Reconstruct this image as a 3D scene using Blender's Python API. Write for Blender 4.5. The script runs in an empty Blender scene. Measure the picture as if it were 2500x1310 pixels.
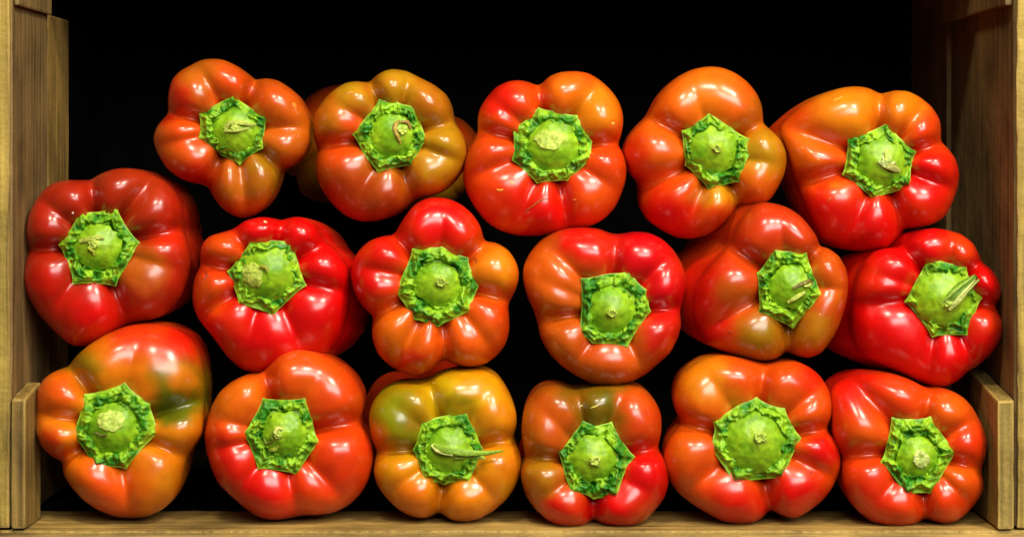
import bpy, bmesh, math
import numpy as np
from mathutils import Vector

# ------------------------------------------------------------------ camera, world, lamps, exposure
S = 0.00022            # metres for one photo pixel at the front plane of the crate
D = 1.30               # camera distance from that plane
VX, VY = 1250.0, 380.0 # where the view axis meets the photo
scene = bpy.context.scene
col = scene.collection

cam_d = bpy.data.cameras.new('camera')
cam = bpy.data.objects.new('camera', cam_d); col.objects.link(cam)
cam.location = (0, -D, 0); cam.rotation_euler = (math.pi/2, 0, 0)
cam_d.sensor_width = 36.0
cam_d.lens = 36.0 * D / (2500 * S)
cam_d.shift_y = -(655 - VY) / 2500.0
cam_d.clip_start = 0.02; cam_d.clip_end = 50
scene.camera = cam

world = bpy.data.worlds.new('World'); scene.world = world
world.use_nodes = True
bg = world.node_tree.nodes['Background']
bg.inputs['Color'].default_value = (1.0, 0.86, 0.68, 1); bg.inputs['Strength'].default_value = 0.045

def area(name, loc, target, sx, sy, watts, color):
    l = bpy.data.lights.new(name, 'AREA'); l.shape = 'RECTANGLE'; l.size = sx; l.size_y = sy
    l.energy = watts; l.color = color
    o = bpy.data.objects.new(name, l); col.objects.link(o); o.location = loc
    o.rotation_euler = (Vector(target) - Vector(loc)).to_track_quat('-Z', 'Y').to_euler()
    return o
# two shop lamps overhead, a wide pale ceiling panel further out in front
area('shop_lamp', (-0.20, -0.98, 1.28), (0, 0.02, -0.06), 0.23, 0.21, 18, (1.0, 0.90, 0.72))
area('shop_lamp', (0.72, -0.95, 1.25), (0, 0.02, -0.06), 0.23, 0.21, 25, (1.0, 0.91, 0.74))
area('ceiling_panel', (0.70, -1.85, 0.85), (0, 0, -0.08), 1.8, 0.95, 62, (1.0, 0.93, 0.88))

vs = scene.view_settings
vs.view_transform = 'Standard'; vs.look = 'None'; vs.gamma = 1.0; vs.use_curve_mapping = False
vs.exposure = -0.06
scene.render.engine = 'CYCLES'
scene.render.resolution_x = 1024; scene.render.resolution_y = 536

# ------------------------------------------------------------------ helpers
def lin(c):
    c = np.array(c, float) / 255.0
    return np.where(c <= 0.04045, c / 12.92, ((c + 0.055) / 1.055) ** 2.4)

def _hash(ix, iy, iz, seed):
    h = (ix * 374761393 + iy * 668265263 + iz * 2147483647 + seed * 1274126177) & 0xFFFFFFFF
    h = ((h ^ (h >> 13)) * 1274126177) & 0xFFFFFFFF
    h = ((h ^ (h >> 16)) * 2246822519) & 0xFFFFFFFF
    return ((h ^ (h >> 15)) & 0xFFFFFF) / float(0xFFFFFF)

def noise(x, y, z=0.0, seed=0):
    x, y, z = np.broadcast_arrays(np.asarray(x, float), np.asarray(y, float), np.asarray(z, float))
    ix, iy, iz = (np.floor(a).astype(np.int64) for a in (x, y, z))
    fx, fy, fz = x - ix, y - iy, z - iz
    u, v, w = (f * f * f * (f * (f * 6 - 15) + 10) for f in (fx, fy, fz))
    r = 0
    for dx in (0, 1):
        for dy in (0, 1):
            for dz in (0, 1):
                r = r + _hash(ix + dx, iy + dy, iz + dz, seed) * (u if dx else 1 - u) * (v if dy else 1 - v) * (w if dz else 1 - w)
    return r * 2 - 1

def fbm(x, y, z=0.0, seed=0, n=3):
    r = 0; a = 1.0; t = 0
    for i in range(n):
        r = r + a * noise(np.asarray(x) * 2 ** i, np.asarray(y) * 2 ** i, np.asarray(z) * 2 ** i, seed + i * 7); t += a; a *= 0.5
    return r / t

def sstep(a, b, x):
    t = np.clip((x - a) / (b - a), 0, 1); return t * t * (3 - 2 * t)

def wpos(px, py, dep, Y0):
    """photo position + depth in pixels behind Y0 (metres) -> world"""
    Y = Y0 + np.asarray(dep) * S
    k = S * (D + Y) / D
    return np.stack([(np.asarray(px) - VX) * k, Y + 0 * np.asarray(px), -(np.asarray(py) - VY) * k], -1)

def mesh_obj(name, verts, faces, mat, parent=None, origin=(0, 0, 0), colors=None, smooth=True):
    me = bpy.data.meshes.new(name)
    me.from_pydata((np.asarray(verts) - np.asarray(origin)).tolist(), [], faces)
    if colors is not None:
        at = me.color_attributes.new('skin', 'FLOAT_COLOR', 'POINT')
        c4 = np.ones((len(verts), 4)); c4[:, :3] = colors
        at.data.foreach_set('color', c4.ravel())
    me.polygons.foreach_set('use_smooth', [smooth] * len(me.polygons))
    me.materials.append(mat); me.update()
    o = bpy.data.objects.new(name, me); col.objects.link(o)
    if parent is not None: o.parent = parent
    return o

def grid_faces(nr, nt, start=0):
    """rings of nt vertices, nr rings; outward order"""
    f = []
    for i in range(nr - 1):
        a = start + i * nt; b = a + nt
        for j in range(nt):
            k = (j + 1) % nt
            f.append((a + j, a + k, b + k, b + j))
    return f

def tag(o, label, cat, group=None):
    o['label'] = label; o['category'] = cat
    if group: o['group'] = group

# ------------------------------------------------------------------ materials
def new_mat(name):
    m = bpy.data.materials.new(name); m.use_nodes = True
    nt = m.node_tree; b = nt.nodes['Principled BSDF']
    return m, nt, b, nt.nodes.new, nt.links.new

def skin_material():
    m, nt, b, N, L = new_mat('pepper_skin')
    at = N('ShaderNodeAttribute'); at.attribute_name = 'skin'
    tc = N('ShaderNodeTexCoord')
    n1 = N('ShaderNodeTexNoise'); n1.inputs['Scale'].default_value = 60; n1.inputs['Detail'].default_value = 4
    L(tc.outputs['Object'], n1.inputs['Vector'])
    hs = N('ShaderNodeHueSaturation'); L(at.outputs['Color'], hs.inputs['Color'])
    mr = N('ShaderNodeMapRange'); mr.inputs['From Min'].default_value = .3; mr.inputs['From Max'].default_value = .7
    mr.inputs['To Min'].default_value = 0.88; mr.inputs['To Max'].default_value = 1.12
    L(n1.outputs['Fac'], mr.inputs['Value']); L(mr.outputs['Result'], hs.inputs['Value'])
    L(hs.outputs['Color'], b.inputs['Base Color'])
    # tiny pale specks
    n2 = N('ShaderNodeTexNoise'); n2.inputs['Scale'].default_value = 700; n2.inputs['Detail'].default_value = 2
    L(tc.outputs['Object'], n2.inputs['Vector'])
    n3 = N('ShaderNodeTexNoise'); n3.inputs['Scale'].default_value = 130; n3.inputs['Detail'].default_value = 3
    L(tc.outputs['Object'], n3.inputs['Vector'])
    bp = N('ShaderNodeBump'); bp.inputs['Strength'].default_value = 0.05; bp.inputs['Distance'].default_value = 0.0006
    L(n2.outputs['Fac'], bp.inputs['Height'])
    bp2 = N('ShaderNodeBump'); bp2.inputs['Strength'].default_value = 0.07; bp2.inputs['Distance'].default_value = 0.0012
    L(n3.outputs['Fac'], bp2.inputs['Height']); L(bp.outputs['Normal'], bp2.inputs['Normal'])
    L(bp2.outputs['Normal'], b.inputs['Normal'])
    rr = N('ShaderNodeMapRange'); rr.inputs['To Min'].default_value = 0.23; rr.inputs['To Max'].default_value = 0.31
    L(n3.outputs['Fac'], rr.inputs['Value']); L(rr.outputs['Result'], b.inputs['Roughness'])
    b.inputs['IOR'].default_value = 1.45
    b.inputs['Specular IOR Level'].default_value = 0.85
    b.inputs['Subsurface Weight'].default_value = 0.12
    b.inputs['Subsurface Radius'].default_value = (0.004, 0.0012, 0.0005)
    b.inputs['Subsurface Scale'].default_value = 1.0
    return m

def green_material(name, rough, bump, scale):
    m, nt, b, N, L = new_mat(name)
    at = N('ShaderNodeAttribute'); at.attribute_name = 'skin'
    tc = N('ShaderNodeTexCoord')
    n1 = N('ShaderNodeTexNoise'); n1.inputs['Scale'].default_value = scale; n1.inputs['Detail'].default_value = 5
    L(tc.outputs['Object'], n1.inputs['Vector'])
    hs = N('ShaderNodeHueSaturation'); L(at.outputs['Color'], hs.inputs['Color'])
    mr = N('ShaderNodeMapRange'); mr.inputs['From Min'].default_value = .3; mr.inputs['From Max'].default_value = .7
    mr.inputs['To Min'].default_value = 0.75; mr.inputs['To Max'].default_value = 1.25
    L(n1.outputs['Fac'], mr.inputs['Value']); L(mr.outputs['Result'], hs.inputs['Value'])
    L(hs.outputs['Color'], b.inputs['Base Color'])
    bp = N('ShaderNodeBump'); bp.inputs['Strength'].default_value = bump; bp.inputs['Distance'].default_value = 0.0012
    L(n1.outputs['Fac'], bp.inputs['Height']); L(bp.outputs['Normal'], b.inputs['Normal'])
    b.inputs['Roughness'].default_value = rough
    b.inputs['Specular IOR Level'].default_value = 0.4
    return m

def wood_material(name, dark, light, axis, rough=0.62, bump=0.35, rot=(0, 0, 0), fine=1.0):
    m, nt, b, N, L = new_mat(name)
    tc = N('ShaderNodeTexCoord'); mp = N('ShaderNodeMapping')
    sc = [230.0, 230.0, 230.0]; sc[axis] = 9.0
    mp.inputs['Scale'].default_value = [s * fine for s in sc]; mp.inputs['Rotation'].default_value = rot
    L(tc.outputs['Object'], mp.inputs['Vector'])
    n1 = N('ShaderNodeTexNoise'); n1.inputs['Scale'].default_value = 1.0; n1.inputs['Detail'].default_value = 6
    n1.inputs['Distortion'].default_value = 0.6
    L(mp.outputs['Vector'], n1.inputs['Vector'])
    n2 = N('ShaderNodeTexNoise'); n2.inputs['Scale'].default_value = 22; n2.inputs['Detail'].default_value = 4
    L(tc.outputs['Object'], n2.inputs['Vector'])
    n3 = N('ShaderNodeTexNoise'); n3.inputs['Scale'].default_value = 420; n3.inputs['Detail'].default_value = 3
    L(tc.outputs['Object'], n3.inputs['Vector'])
    mx = N('ShaderNodeMix'); mx.data_type = 'FLOAT'; mx.inputs[0].default_value = 0.5
    L(n1.outputs['Fac'], mx.inputs[2]); L(n2.outputs['Fac'], mx.inputs[3])
    cr = N('ShaderNodeValToRGB'); L(mx.outputs[0], cr.inputs['Fac'])
    cr.color_ramp.elements[0].position = 0.33; cr.color_ramp.elements[0].color = (*lin(dark), 1)
    cr.color_ramp.elements[1].position = 0.66; cr.color_ramp.elements[1].color = (*lin(light), 1)
    L(cr.outputs['Color'], b.inputs['Base Color'])
    ad = N('ShaderNodeMath'); ad.operation = 'MULTIPLY_ADD'; ad.inputs[1].default_value = 0.35
    L(n3.outputs['Fac'], ad.inputs[0]); L(n1.outputs['Fac'], ad.inputs[2])
    bp = N('ShaderNodeBump'); bp.inputs['Strength'].default_value = bump; bp.inputs['Distance'].default_value = 0.0015
    L(ad.outputs[0], bp.inputs['Height']); L(bp.outputs['Normal'], b.inputs['Normal'])
    b.inputs['Roughness'].default_value = rough; b.inputs['Specular IOR Level'].default_value = 0.25
    return m

M_SKIN = skin_material()
M_CALYX = green_material('calyx_green', 0.48, 0.5, 420)
M_STEM = green_material('stem_green', 0.42, 0.25, 300)
M_CUT = green_material('stem_cut', 0.6, 0.6, 500)
M_SCAR = green_material('skin_scar', 0.6, 0.5, 600)
M_WALL = wood_material('crate_wood', (62, 49, 26), (142, 115, 66), 2, bump=0.5)
M_FRONT = wood_material('crate_wood_front', (82, 66, 22), (182, 156, 72), 2, bump=0.9)
M_FLOOR = wood_material('crate_floor_wood', (72, 56, 24), (182, 150, 78), 0, bump=0.8)
M_CLEAT = wood_material('cleat_wood', (66, 50, 20), (160, 130, 64), 2, rot=(0, 0.62, 0), bump=0.6)
M_CHIP = wood_material('rough_end_wood', (82, 68, 28), (150, 128, 64), 2, bump=1.0, fine=1.6, rot=(0.0, 0.5, 0.3))
M_WORN = wood_material('worn_arris', (98, 78, 34), (178, 150, 78), 2, bump=0.6)
M_SHADE = new_mat('shade_black')[0]  # near-black colour standing in for the shade deep in the crate
_b = M_SHADE.node_tree.nodes['Principled BSDF']
_n = M_SHADE.node_tree.nodes.new('ShaderNodeTexNoise'); _n.inputs['Scale'].default_value = 40
_r = M_SHADE.node_tree.nodes.new('ShaderNodeValToRGB')
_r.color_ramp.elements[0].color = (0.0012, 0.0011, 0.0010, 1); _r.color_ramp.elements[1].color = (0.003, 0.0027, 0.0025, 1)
M_SHADE.node_tree.links.new(_n.outputs['Fac'], _r.inputs['Fac'])
M_SHADE.node_tree.links.new(_r.outputs['Color'], _b.inputs['Base Color'])
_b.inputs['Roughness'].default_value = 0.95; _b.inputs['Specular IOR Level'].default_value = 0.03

# ------------------------------------------------------------------ crate
FLOOR_Z = -(1294 - VY) * S
TOP_Z = -(-130 - VY) * S
XL, XR = (27 - VX) * S, (2479 - VX) * S
crate = bpy.data.objects.new('wooden_crate', None); col.objects.link(crate)
crate.location = (0, 0.17, FLOOR_Z - 0.012)
tag(crate, 'open wooden crate of brown planks holding the stacked peppers', 'crate')

def plank(name, lo, hi, mat, seed, long_axis, rough=0.0005, bevel=0.0012, lift=None):
    """a board whose edges wander a little; lift(x,y,z)->dz shapes it"""
    bm = bmesh.new(); bmesh.ops.create_cube(bm, size=1)
    lo, hi = np.array(lo), np.array(hi)
    for v in bm.verts: v.co = Vector(lo + (np.array(v.co) + 0.5) * (hi - lo))
    bv = bmesh.ops.bevel(bm, geom=list(bm.edges), offset=bevel, segments=2, affect='EDGES', profile=0.6)
    for f in bv['faces']: f.material_index = 1
    for ax in range(3):
        L = hi[ax] - lo[ax]; n = int(min(70, max(0, L / (0.006 if ax == long_axis else 0.012))))
        for i in range(1, n):
            p = np.array(lo); p[ax] = lo[ax] + L * i / n; nrm = [0, 0, 0]; nrm[ax] = 1
            bmesh.ops.bisect_plane(bm, geom=list(bm.verts) + list(bm.edges) + list(bm.faces), plane_co=p, plane_no=nrm)
    co = np.array([v.co[:] for v in bm.verts]); rough = rough * 0.6
    for k in range(3):
        co[:, k] += rough * (0.6 * fbm(co[:, 0] * 22, co[:, 1] * 22, co[:, 2] * 22 + 9 * k, seed + k, 2) + 0.7 * fbm(co[:, 0] * 190, co[:, 1] * 190, co[:, 2] * 190 + 9 * k, seed + k, 2))
    if lift is not None: co[:, 2] += lift(co[:, 0], co[:, 1], co[:, 2])
    org = np.array(crate.location)
    for v, c in zip(bm.verts, co): v.co = Vector(c - org)
    me = bpy.data.meshes.new(name); bm.to_mesh(me); bm.free(); me.materials.append(mat); me.materials.append(M_SHADE if mat is M_SHADE else (M_WALL if mat is M_WALL else M_WORN))
    me.polygons.foreach_set('use_smooth', [False] * len(me.polygons))
    o = bpy.data.objects.new(name, me); col.objects.link(o); o.parent = crate
    return o

# floor of boards running across, the front one showing its edge
plank('floor_board', (XL - 0.03, 0.0, FLOOR_Z - 0.014), (XR + 0.03, 0.072, FLOOR_Z), M_FLOOR, 3, 0, 0.0010)
plank('floor_board', (XL - 0.03, 0.075, FLOOR_Z - 0.014), (XR + 0.03, 0.20, FLOOR_Z - 0.001), M_SHADE, 4, 0)  # rear floor: shade painted in as black
plank('floor_board', (XL - 0.03, 0.203, FLOOR_Z - 0.014), (XR + 0.03, 0.338, FLOOR_Z - 0.001), M_SHADE, 5, 0)  # shade put into this board's colour as well
# side planks: front one with its bright edge, then the ones behind
plank('side_plank', (XL - 0.022, 0.004, FLOOR_Z + 0.0015), (XL, 0.103, TOP_Z), M_WALL, 11, 2)
plank('edge_strip', (XL - 0.024, 0.0, FLOOR_Z + 0.0015), (XL - 0.001, 0.0035, TOP_Z), M_FRONT, 12, 2, 0.0015, 0.0010)
plank('side_plank', (XL - 0.024, 0.106, FLOOR_Z + 0.0015), (XL - 0.0005, 0.172, TOP_Z - 0.030), M_CLEAT, 13, 2)
plank('back_plank', (XL - 0.03, 0.175, FLOOR_Z + 0.0015), (XL - 0.010, 0.34, TOP_Z), M_SHADE, 14, 2)  # left plank coloured black in place of deep shade
plank('side_plank', (XR, 0.004, FLOOR_Z + 0.0015), (XR + 0.022, 0.116, TOP_Z), M_WALL, 15, 2)
plank('edge_strip', (XR + 0.001, 0.0, FLOOR_Z + 0.0015), (XR + 0.024, 0.0035, TOP_Z), M_FRONT, 16, 2, 0.0015, 0.0010)
plank('side_plank', (XR + 0.0025, 0.119, FLOOR_Z + 0.0015), (XR + 0.024, 0.203, TOP_Z - 0.004), M_WALL, 17, 2)
plank('side_plank', (XR - 0.0002, 0.2055, FLOOR_Z + 0.0015), (XR + 0.024, 0.338, TOP_Z - 0.004), M_WALL, 18, 2)
# low cleats in the bottom corners
cz = -(972 - VY) * S
slope = lambda x, y, z: np.where(z > FLOOR_Z + 0.03, y * 0.12, 0.0)
plank('corner_cleat', (XL + 0.0005, -0.002, FLOOR_Z + 0.001), ((64 - VX) * S, 0.040, cz), M_CLEAT, 21, 2, 0.0006, lift=slope)
plank('corner_cleat', ((2434 - VX) * S, -0.002, FLOOR_Z + 0.001), (XR - 0.0012, 0.078, cz - 0.001), M_CHIP, 22, 2, 0.0010, lift=slope)
# upper rails along the sides, top board, added back panel coloured black as shade
tz = -(12 - VY) * S
plank('upper_rail', (XL + 0.0005, 0.006, tz), (XL + 0.003, 0.10, tz + 0.026), M_WALL, 23, 1)
plank('upper_rail', (XR - 0.0045, 0.006, tz), (XR - 0.0005, 0.20, tz + 0.026), M_WALL, 24, 1)
plank('top_board', (XL - 0.03, 0.085, TOP_Z + 0.001), (XR + 0.03, 0.345, TOP_Z + 0.013), M_WALL, 25, 0)
plank('added_shade_panel', (XL - 0.04, 0.346, FLOOR_Z - 0.02), (XR + 0.04, 0.356, TOP_Z + 0.02), M_SHADE, 26, 0)

# ------------------------------------------------------------------ peppers
ZT = {1: (340, 100, 2.7286), 2: (1100, 140, 2.7286), 3: (1660, 140, 2.7286), 4: (0, 380, 2.3389), 5: (820, 460, 2.62),
      6: (1640, 460, 2.6198), 7: (0, 770, 2.4261), 8: (860, 860, 2.9113), 9: (1580, 840, 2.7174)}
RED = (208, 6, 5); ORED = (214, 52, 9); ORANGE = (216, 88, 11); BROWN = (176, 66, 13); RBROWN = (178, 38, 11)
OLIVE = (140, 104, 10); YELLOW = (204, 124, 12); GREEN = (62, 84, 8); OBROWN = (178, 92, 16)
NT = 192

def polar(pts, C, smooth_deg):
    d = np.asarray(pts, float) - C
    # densify the closed outline, then read radius by angle
    q = np.concatenate([d, d[:1]]); P = []
    for a, b in zip(q[:-1], q[1:]):
        for t in np.linspace(0, 1, 24, endpoint=False): P.append(a + (b - a) * t)
    P = np.array(P); ang = np.arctan2(P[:, 1], P[:, 0]); r = np.hypot(P[:, 0], P[:, 1])
    n = 720; bins = ((ang + math.pi) / (2 * math.pi) * n).astype(int) % n
    R = np.full(n, np.nan)
    for b_, r_ in zip(bins, r):
        if np.isnan(R[b_]) or r_ > R[b_]: R[b_] = r_
    idx = np.arange(n); ok = ~np.isnan(R)
    R = np.interp(idx, np.concatenate([idx[ok] - n, idx[ok], idx[ok] + n]), np.tile(R[ok], 3))
    return gsm(R, smooth_deg / (360.0 / n))

def gsm(R, s):
    if s <= 0: return R
    n = len(R); k = np.fft.fftfreq(n)
    return np.real(np.fft.ifft(np.fft.fft(R) * np.exp(-2 * (math.pi * k * s) ** 2)))

def look(R, th):
    n = len(R); x = (th + math.pi) / (2 * math.pi) * n - 0.5
    return np.interp(np.mod(x, n), np.arange(-1, n + 1), np.concatenate([R[-1:], R, R[:1]]))

class Pepper:
    def __init__(s, z, outline, calyx, valleys, seed, Y0, deep=1.0):
        zx, zy, k = ZT[z]
        cv = lambda p: np.array([(zx + a[0] / k, zy + a[1] / k) for a in p])
        s.z = z; s.seed = seed; s.Y0 = Y0; s.deep = deep
        s.out = cv(outline); s.cal = cv(calyx)
        s.C = s.cal.mean(0)
        s.Rl = polar(s.out, s.C, 2.4); s.Rc = s.points(polar(s.cal, s.C, 0.8)); s.Rcs = gsm(s.Rc, 40)
        n = 720; th = (np.arange(n) + .5) / n * 2 * math.pi - math.pi
        pts = s.C + np.stack([np.cos(th), np.sin(th)], -1) * s.Rl[:, None]
        s.Cb = pts.mean(0); s.Rm = s.Rl.mean()
        s.val = []
        for v in valleys:
            p = cv([v])[0] - s.C; s.val.append((math.atan2(p[1], p[0]), v[2]))
        s.V = s.lobes()
        Lsm = gsm(s.Rl, 16)
        g = np.maximum(s.Rl - s.Rcs, 18)
        s.K = gsm(s.Rcs + np.minimum(0.42 * g, 58), 6)
        s.K = np.minimum(s.K, s.Rl - 12)
        s.E = gsm(0.55 * (Lsm - s.K) + 62, 10)
        off = (s.C - s.Cb) / s.Rm
        s.tilt = off * 0.55
    def points(s, R):
        """sharpen the corners of the calyx and let its edge wander"""
        n = 720; th = (np.arange(n) + .5) / n * 2 * math.pi - math.pi
        c = s.cal; m = len(c)
        R = R * (1 + 0.012 * noise(np.cos(th) * 4, np.sin(th) * 4, 1.3, s.seed + 3) + 0.006 * noise(np.cos(th) * 11, np.sin(th) * 11, 2.3, s.seed + 4)) - 2.5
        for i in range(m):
            a, b, d = c[i - 1], c[i], c[(i + 1) % m]
            t = abs((math.atan2(*(d - b)[::-1]) - math.atan2(*(b - a)[::-1]) + math.pi) % (2 * math.pi) - math.pi)
            if t < 0.35: continue
            an = math.atan2(b[1] - s.C[1], b[0] - s.C[0])
            dd = np.abs((th - an + math.pi) % (2 * math.pi) - math.pi)
            R = R + min(6, 6 * t) * np.exp(-dd / 0.06)
        return gsm(R, 1.2)
    def lobes(s):
        """0 on the ridge of every lobe, valley strength in the creases between"""
        n = 720; th = (np.arange(n) + .5) / n * 2 * math.pi - math.pi
        v = sorted(s.val); V = np.zeros(n)
        for (a0, s0), (a1, s1) in zip(v, v[1:] + [(v[0][0] + 2 * math.pi, v[0][1])]):
            for sh in (0, 2 * math.pi):
                t = th + sh; m = (t >= a0) & (t < a1)
                u = 2 * (t[m] - a0) / (a1 - a0) - 1
                wide = min(1.25, 0.55 + 0.55 * (a1 - a0))
                V[m] = np.where(u < 0, s0, s1) * wide * np.abs(u) ** 2.3
        return gsm(V, 5.0)
    def valley(s, th, rho):
        V = 0.72 * look(s.V, th)
        for a, st in s.val:
            d = np.abs((th - a + math.pi) % (2 * math.pi) - math.pi)
            px = 2 * np.sin(np.minimum(d, 2.2) / 2) * np.maximum(rho, 40)
            V = V + 0.42 * st * min(1, st) * np.exp(-(np.sqrt(px * px + 40) - 6.3) / 18)
        return V
    def depth(s, th, rho):
        """front face: pixels behind the crest plane"""
        K = look(s.K, th); L = look(s.Rl, th); E = look(s.E, th); c = look(s.Rcs, th)
        q = np.clip((K - rho) / np.maximum(K - 0.55 * c, 5), 0, 1)
        din = 46 * (1 - np.cos(q * math.pi / 2))
        f = np.clip((rho - K) / np.maximum(L - K, 5), 0, 1)
        dout = E * (1 - np.sqrt(np.maximum(1 - f * f, 0)))
        d = np.where(rho < K, din, dout)
        fade = 1 - 0.35 * f ** 2
        d = d + s.deep * 60 * s.valley(th, rho) * fade * sstep(0.2, 0.8, rho / c)
        x, y = rho * np.cos(th), rho * np.sin(th)
        d = d - (s.tilt[0] * x + s.tilt[1] * y)
        d = d + 3.6 * fbm((x + s.C[0]) / 70, (y + s.C[1]) / 70, 0, s.seed, 2)
        return d
    def dep_xy(s, px, py):
        x, y = px - s.C[0], py - s.C[1]
        return s.depth(np.arctan2(y, x), np.hypot(x, y))

TAIL = {707: (100, 20), 1010: (-120, -30), 1111: (-115, 20), 505: (-45, 10), 606: (40, 0), 909: (20, 0), 202: (30, 10)}   # bodies that lie askew
def add_body(P, base, patches, root, org):
    nt = NT; th = np.arange(nt) / nt * 2 * math.pi - math.pi
    K = look(P.K, th); L = look(P.Rl, th); c = look(P.Rcs, th)
    X, Y, DP = [], [], []
    for u in np.linspace(0.4, 1, 18, endpoint=False):
        rho = c * 0.9 * u * 1.1 if u < .55 else None
        rho = c * 0.4 + (K - c * 0.4) * (u - 0.4) / 0.6
        X.append(P.C[0] + rho * np.cos(th)); Y.append(P.C[1] + rho * np.sin(th)); DP.append(P.depth(th, rho))
    for ph in np.linspace(0, math.pi / 2, 24):
        rho = K + (L - K) * math.sin(ph)
        X.append(P.C[0] + rho * np.cos(th)); Y.append(P.C[1] + rho * np.sin(th)); DP.append(P.depth(th, rho))
    rx, ry, rd = X[-1].copy(), Y[-1].copy(), DP[-1].copy()
    LB = 2.15 * P.Rm
    tail = P.Cb + (P.Cb - P.C) * 0.8
    # away from the picture's centre the parallel body leans towards the view axis
    tail = tail + (np.array([VX, VY]) - P.Cb) * 0.085 + np.array(TAIL.get(P.seed, (0, 0)))
    e = rd.mean()
    for t in np.linspace(0, 1, 22)[1:]:
        w = max(1 - t ** 2.7, 0) ** 0.55 * (1 - 0.10 * t)
        cx = P.Cb + (tail - P.Cb) * t
        X.append(cx[0] + (rx - P.Cb[0]) * w); Y.append(cx[1] + (ry - P.Cb[1]) * w)
        DP.append(rd * (1 - t) + (e + LB) * t)
    nr = len(X)
    X, Y, DP = np.concatenate(X), np.concatenate(Y), np.concatenate(DP)
    V = wpos(X, Y, DP, P.Y0)
    faces = grid_faces(nr, nt)
    faces.append(tuple(range(nt))[::-1])
    # colour: ripening patches, their orange partly painted warm reflection
    ripe_reflect = lambda c_: lin((c_[0] * 0.93, c_[1] * (1.3 if 25 < c_[1] < 100 and c_[0] > 165 else 1.0), c_[2] * 0.7)) * 1.0
    colr = np.tile(ripe_reflect(base), (len(X), 1)); sd = P.seed
    zx, zy, k = ZT[P.z]
    wx = X + 26 * fbm(X / 60, Y / 60, DP / 60, sd + 50, 3); wy = Y + 26 * fbm(X / 60, Y / 60, DP / 60 + 7, sd + 60, 3)
    for (ax, ay, r, c_) in patches:
        qx, qy = zx + ax / k, zy + ay / k; r = r / k
        w = np.exp(-(((wx - qx) ** 2 + (wy - qy) ** 2) / (r * r)) ** 1.8)[:, None]
        colr = colr * (1 - w) + ripe_reflect(c_) * w
    # lobes ripen unevenly
    st = fbm(X / 16, Y / 16, DP / 60, sd + 95, 3)
    colr = colr * (1 + 0.10 * st)[:, None] ** np.array([0.6, 1.6, 1.0])
    m = 0.5 + 0.5 * fbm(X / 85, Y / 85, DP / 120, sd + 90, 3)
    w = (0.15 * sstep(0.45, 0.8, m))[:, None]
    colr = colr * (1 - w) + lin(RED) * w
    return mesh_obj('body', V, faces, M_SKIN, root, org, colr)

def add_calyx(P, dome, root, org):
    nt = 240; th = np.arange(nt) / nt * 2 * math.pi - math.pi
    R = look(P.Rc, th); Rs = look(P.Rcs, th); sd = P.seed
    edge = P.depth(th, R)
    lvl = np.percentile(edge, 35)
    n = len(edge)
    es = gsm(edge, 9)
    base = 0.55 * es + 0.45 * np.minimum(lvl, es) - 3
    mid = base.mean() - 4
    dc = np.array(dome[:2]) - P.C
    X, Y, DP, CL = [], [], [], []
    sv = np.concatenate([np.linspace(0.30, 0.90, 30), np.linspace(0.915, 1.0, 8)])
    for s_ in sv:
        # the inside follows the stem's centre, the edge the traced points
        cx = dc * (1 - s_) ; x = cx[0] + R * s_ * np.cos(th); y = cx[1] + R * s_ * np.sin(th)
        b = mid + (base - mid) * s_ ** 2
        rr = s_ * Rs
        # crumpled ring between stem and rim
        w = sstep(0.46, 0.60, s_) * (1 - sstep(0.87, 0.985, s_))
        warp = fbm(x / 24, y / 24, 3, sd + 5, 2)
        fold = 1 - np.abs(noise(x / 19 + warp * .8, y / 19 - warp * .5, 5.1, sd + 13)) * 2.2
        ring = 1 - np.abs(noise(np.cos(th) * 2.6 + 4, np.sin(th) * 2.6, s_ * 7.5 + 1.2 * warp, sd + 15)) * 2.2
        rad = 1 - np.abs(noise(np.cos(th) * 5 + warp, np.sin(th) * 5, s_ * 2.0, sd + 11)) * 2.2
        fine = noise(x / 7, y / 7, 2.1, sd + 19)
        h = w * (6.0 * fold + 8.0 * ring + 5.5 * rad + 1.2 * fine)
        # swelling under the crumples, crease round the stem, thin rim with a slight wave
        h = h + 7 * np.exp(-((s_ - 0.76) / 0.13) ** 2) - 13 * np.exp(-((s_ - 0.61 - 0.05 * warp) / 0.035) ** 2)
        h = h + sstep(0.85, 1.0, s_) * 2.5 * noise(np.cos(th) * 3.5, np.sin(th) * 3.5, 6, sd + 23)
        X.append(P.C[0] + x); Y.append(P.C[1] + y); DP.append(b - h)
        pale = sstep(0.965, 1.0, s_)
        g = sstep(0.25, 0.75, 0.5 + 0.5 * fbm(x / 22, y / 22, 1, sd + 21, 3))
        cc = lin((40, 116, 10)) * (1 - g)[:, None] + lin((136, 182, 28)) * g[:, None]
        CL.append(cc * (1 - 0.7 * pale) + lin((150, 180, 50)) * 0.7 * pale)
    for s_, dd in ((0.995, 4), (0.95, 9), (0.80, 16)):   # underside
        X.append(P.C[0] + dc[0] * (1 - s_) + R * s_ * np.cos(th)); Y.append(P.C[1] + dc[1] * (1 - s_) + R * s_ * np.sin(th))
        DP.append(mid + (base - mid) * s_ ** 2 + dd); CL.append(CL[-1])
    nr = len(X)
    V = wpos(np.concatenate(X), np.concatenate(Y), np.concatenate(DP), P.Y0)
    P.mid = mid
    return mesh_obj('calyx', V, grid_faces(nr, nt), M_CALYX, root, org, np.concatenate(CL))

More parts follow.
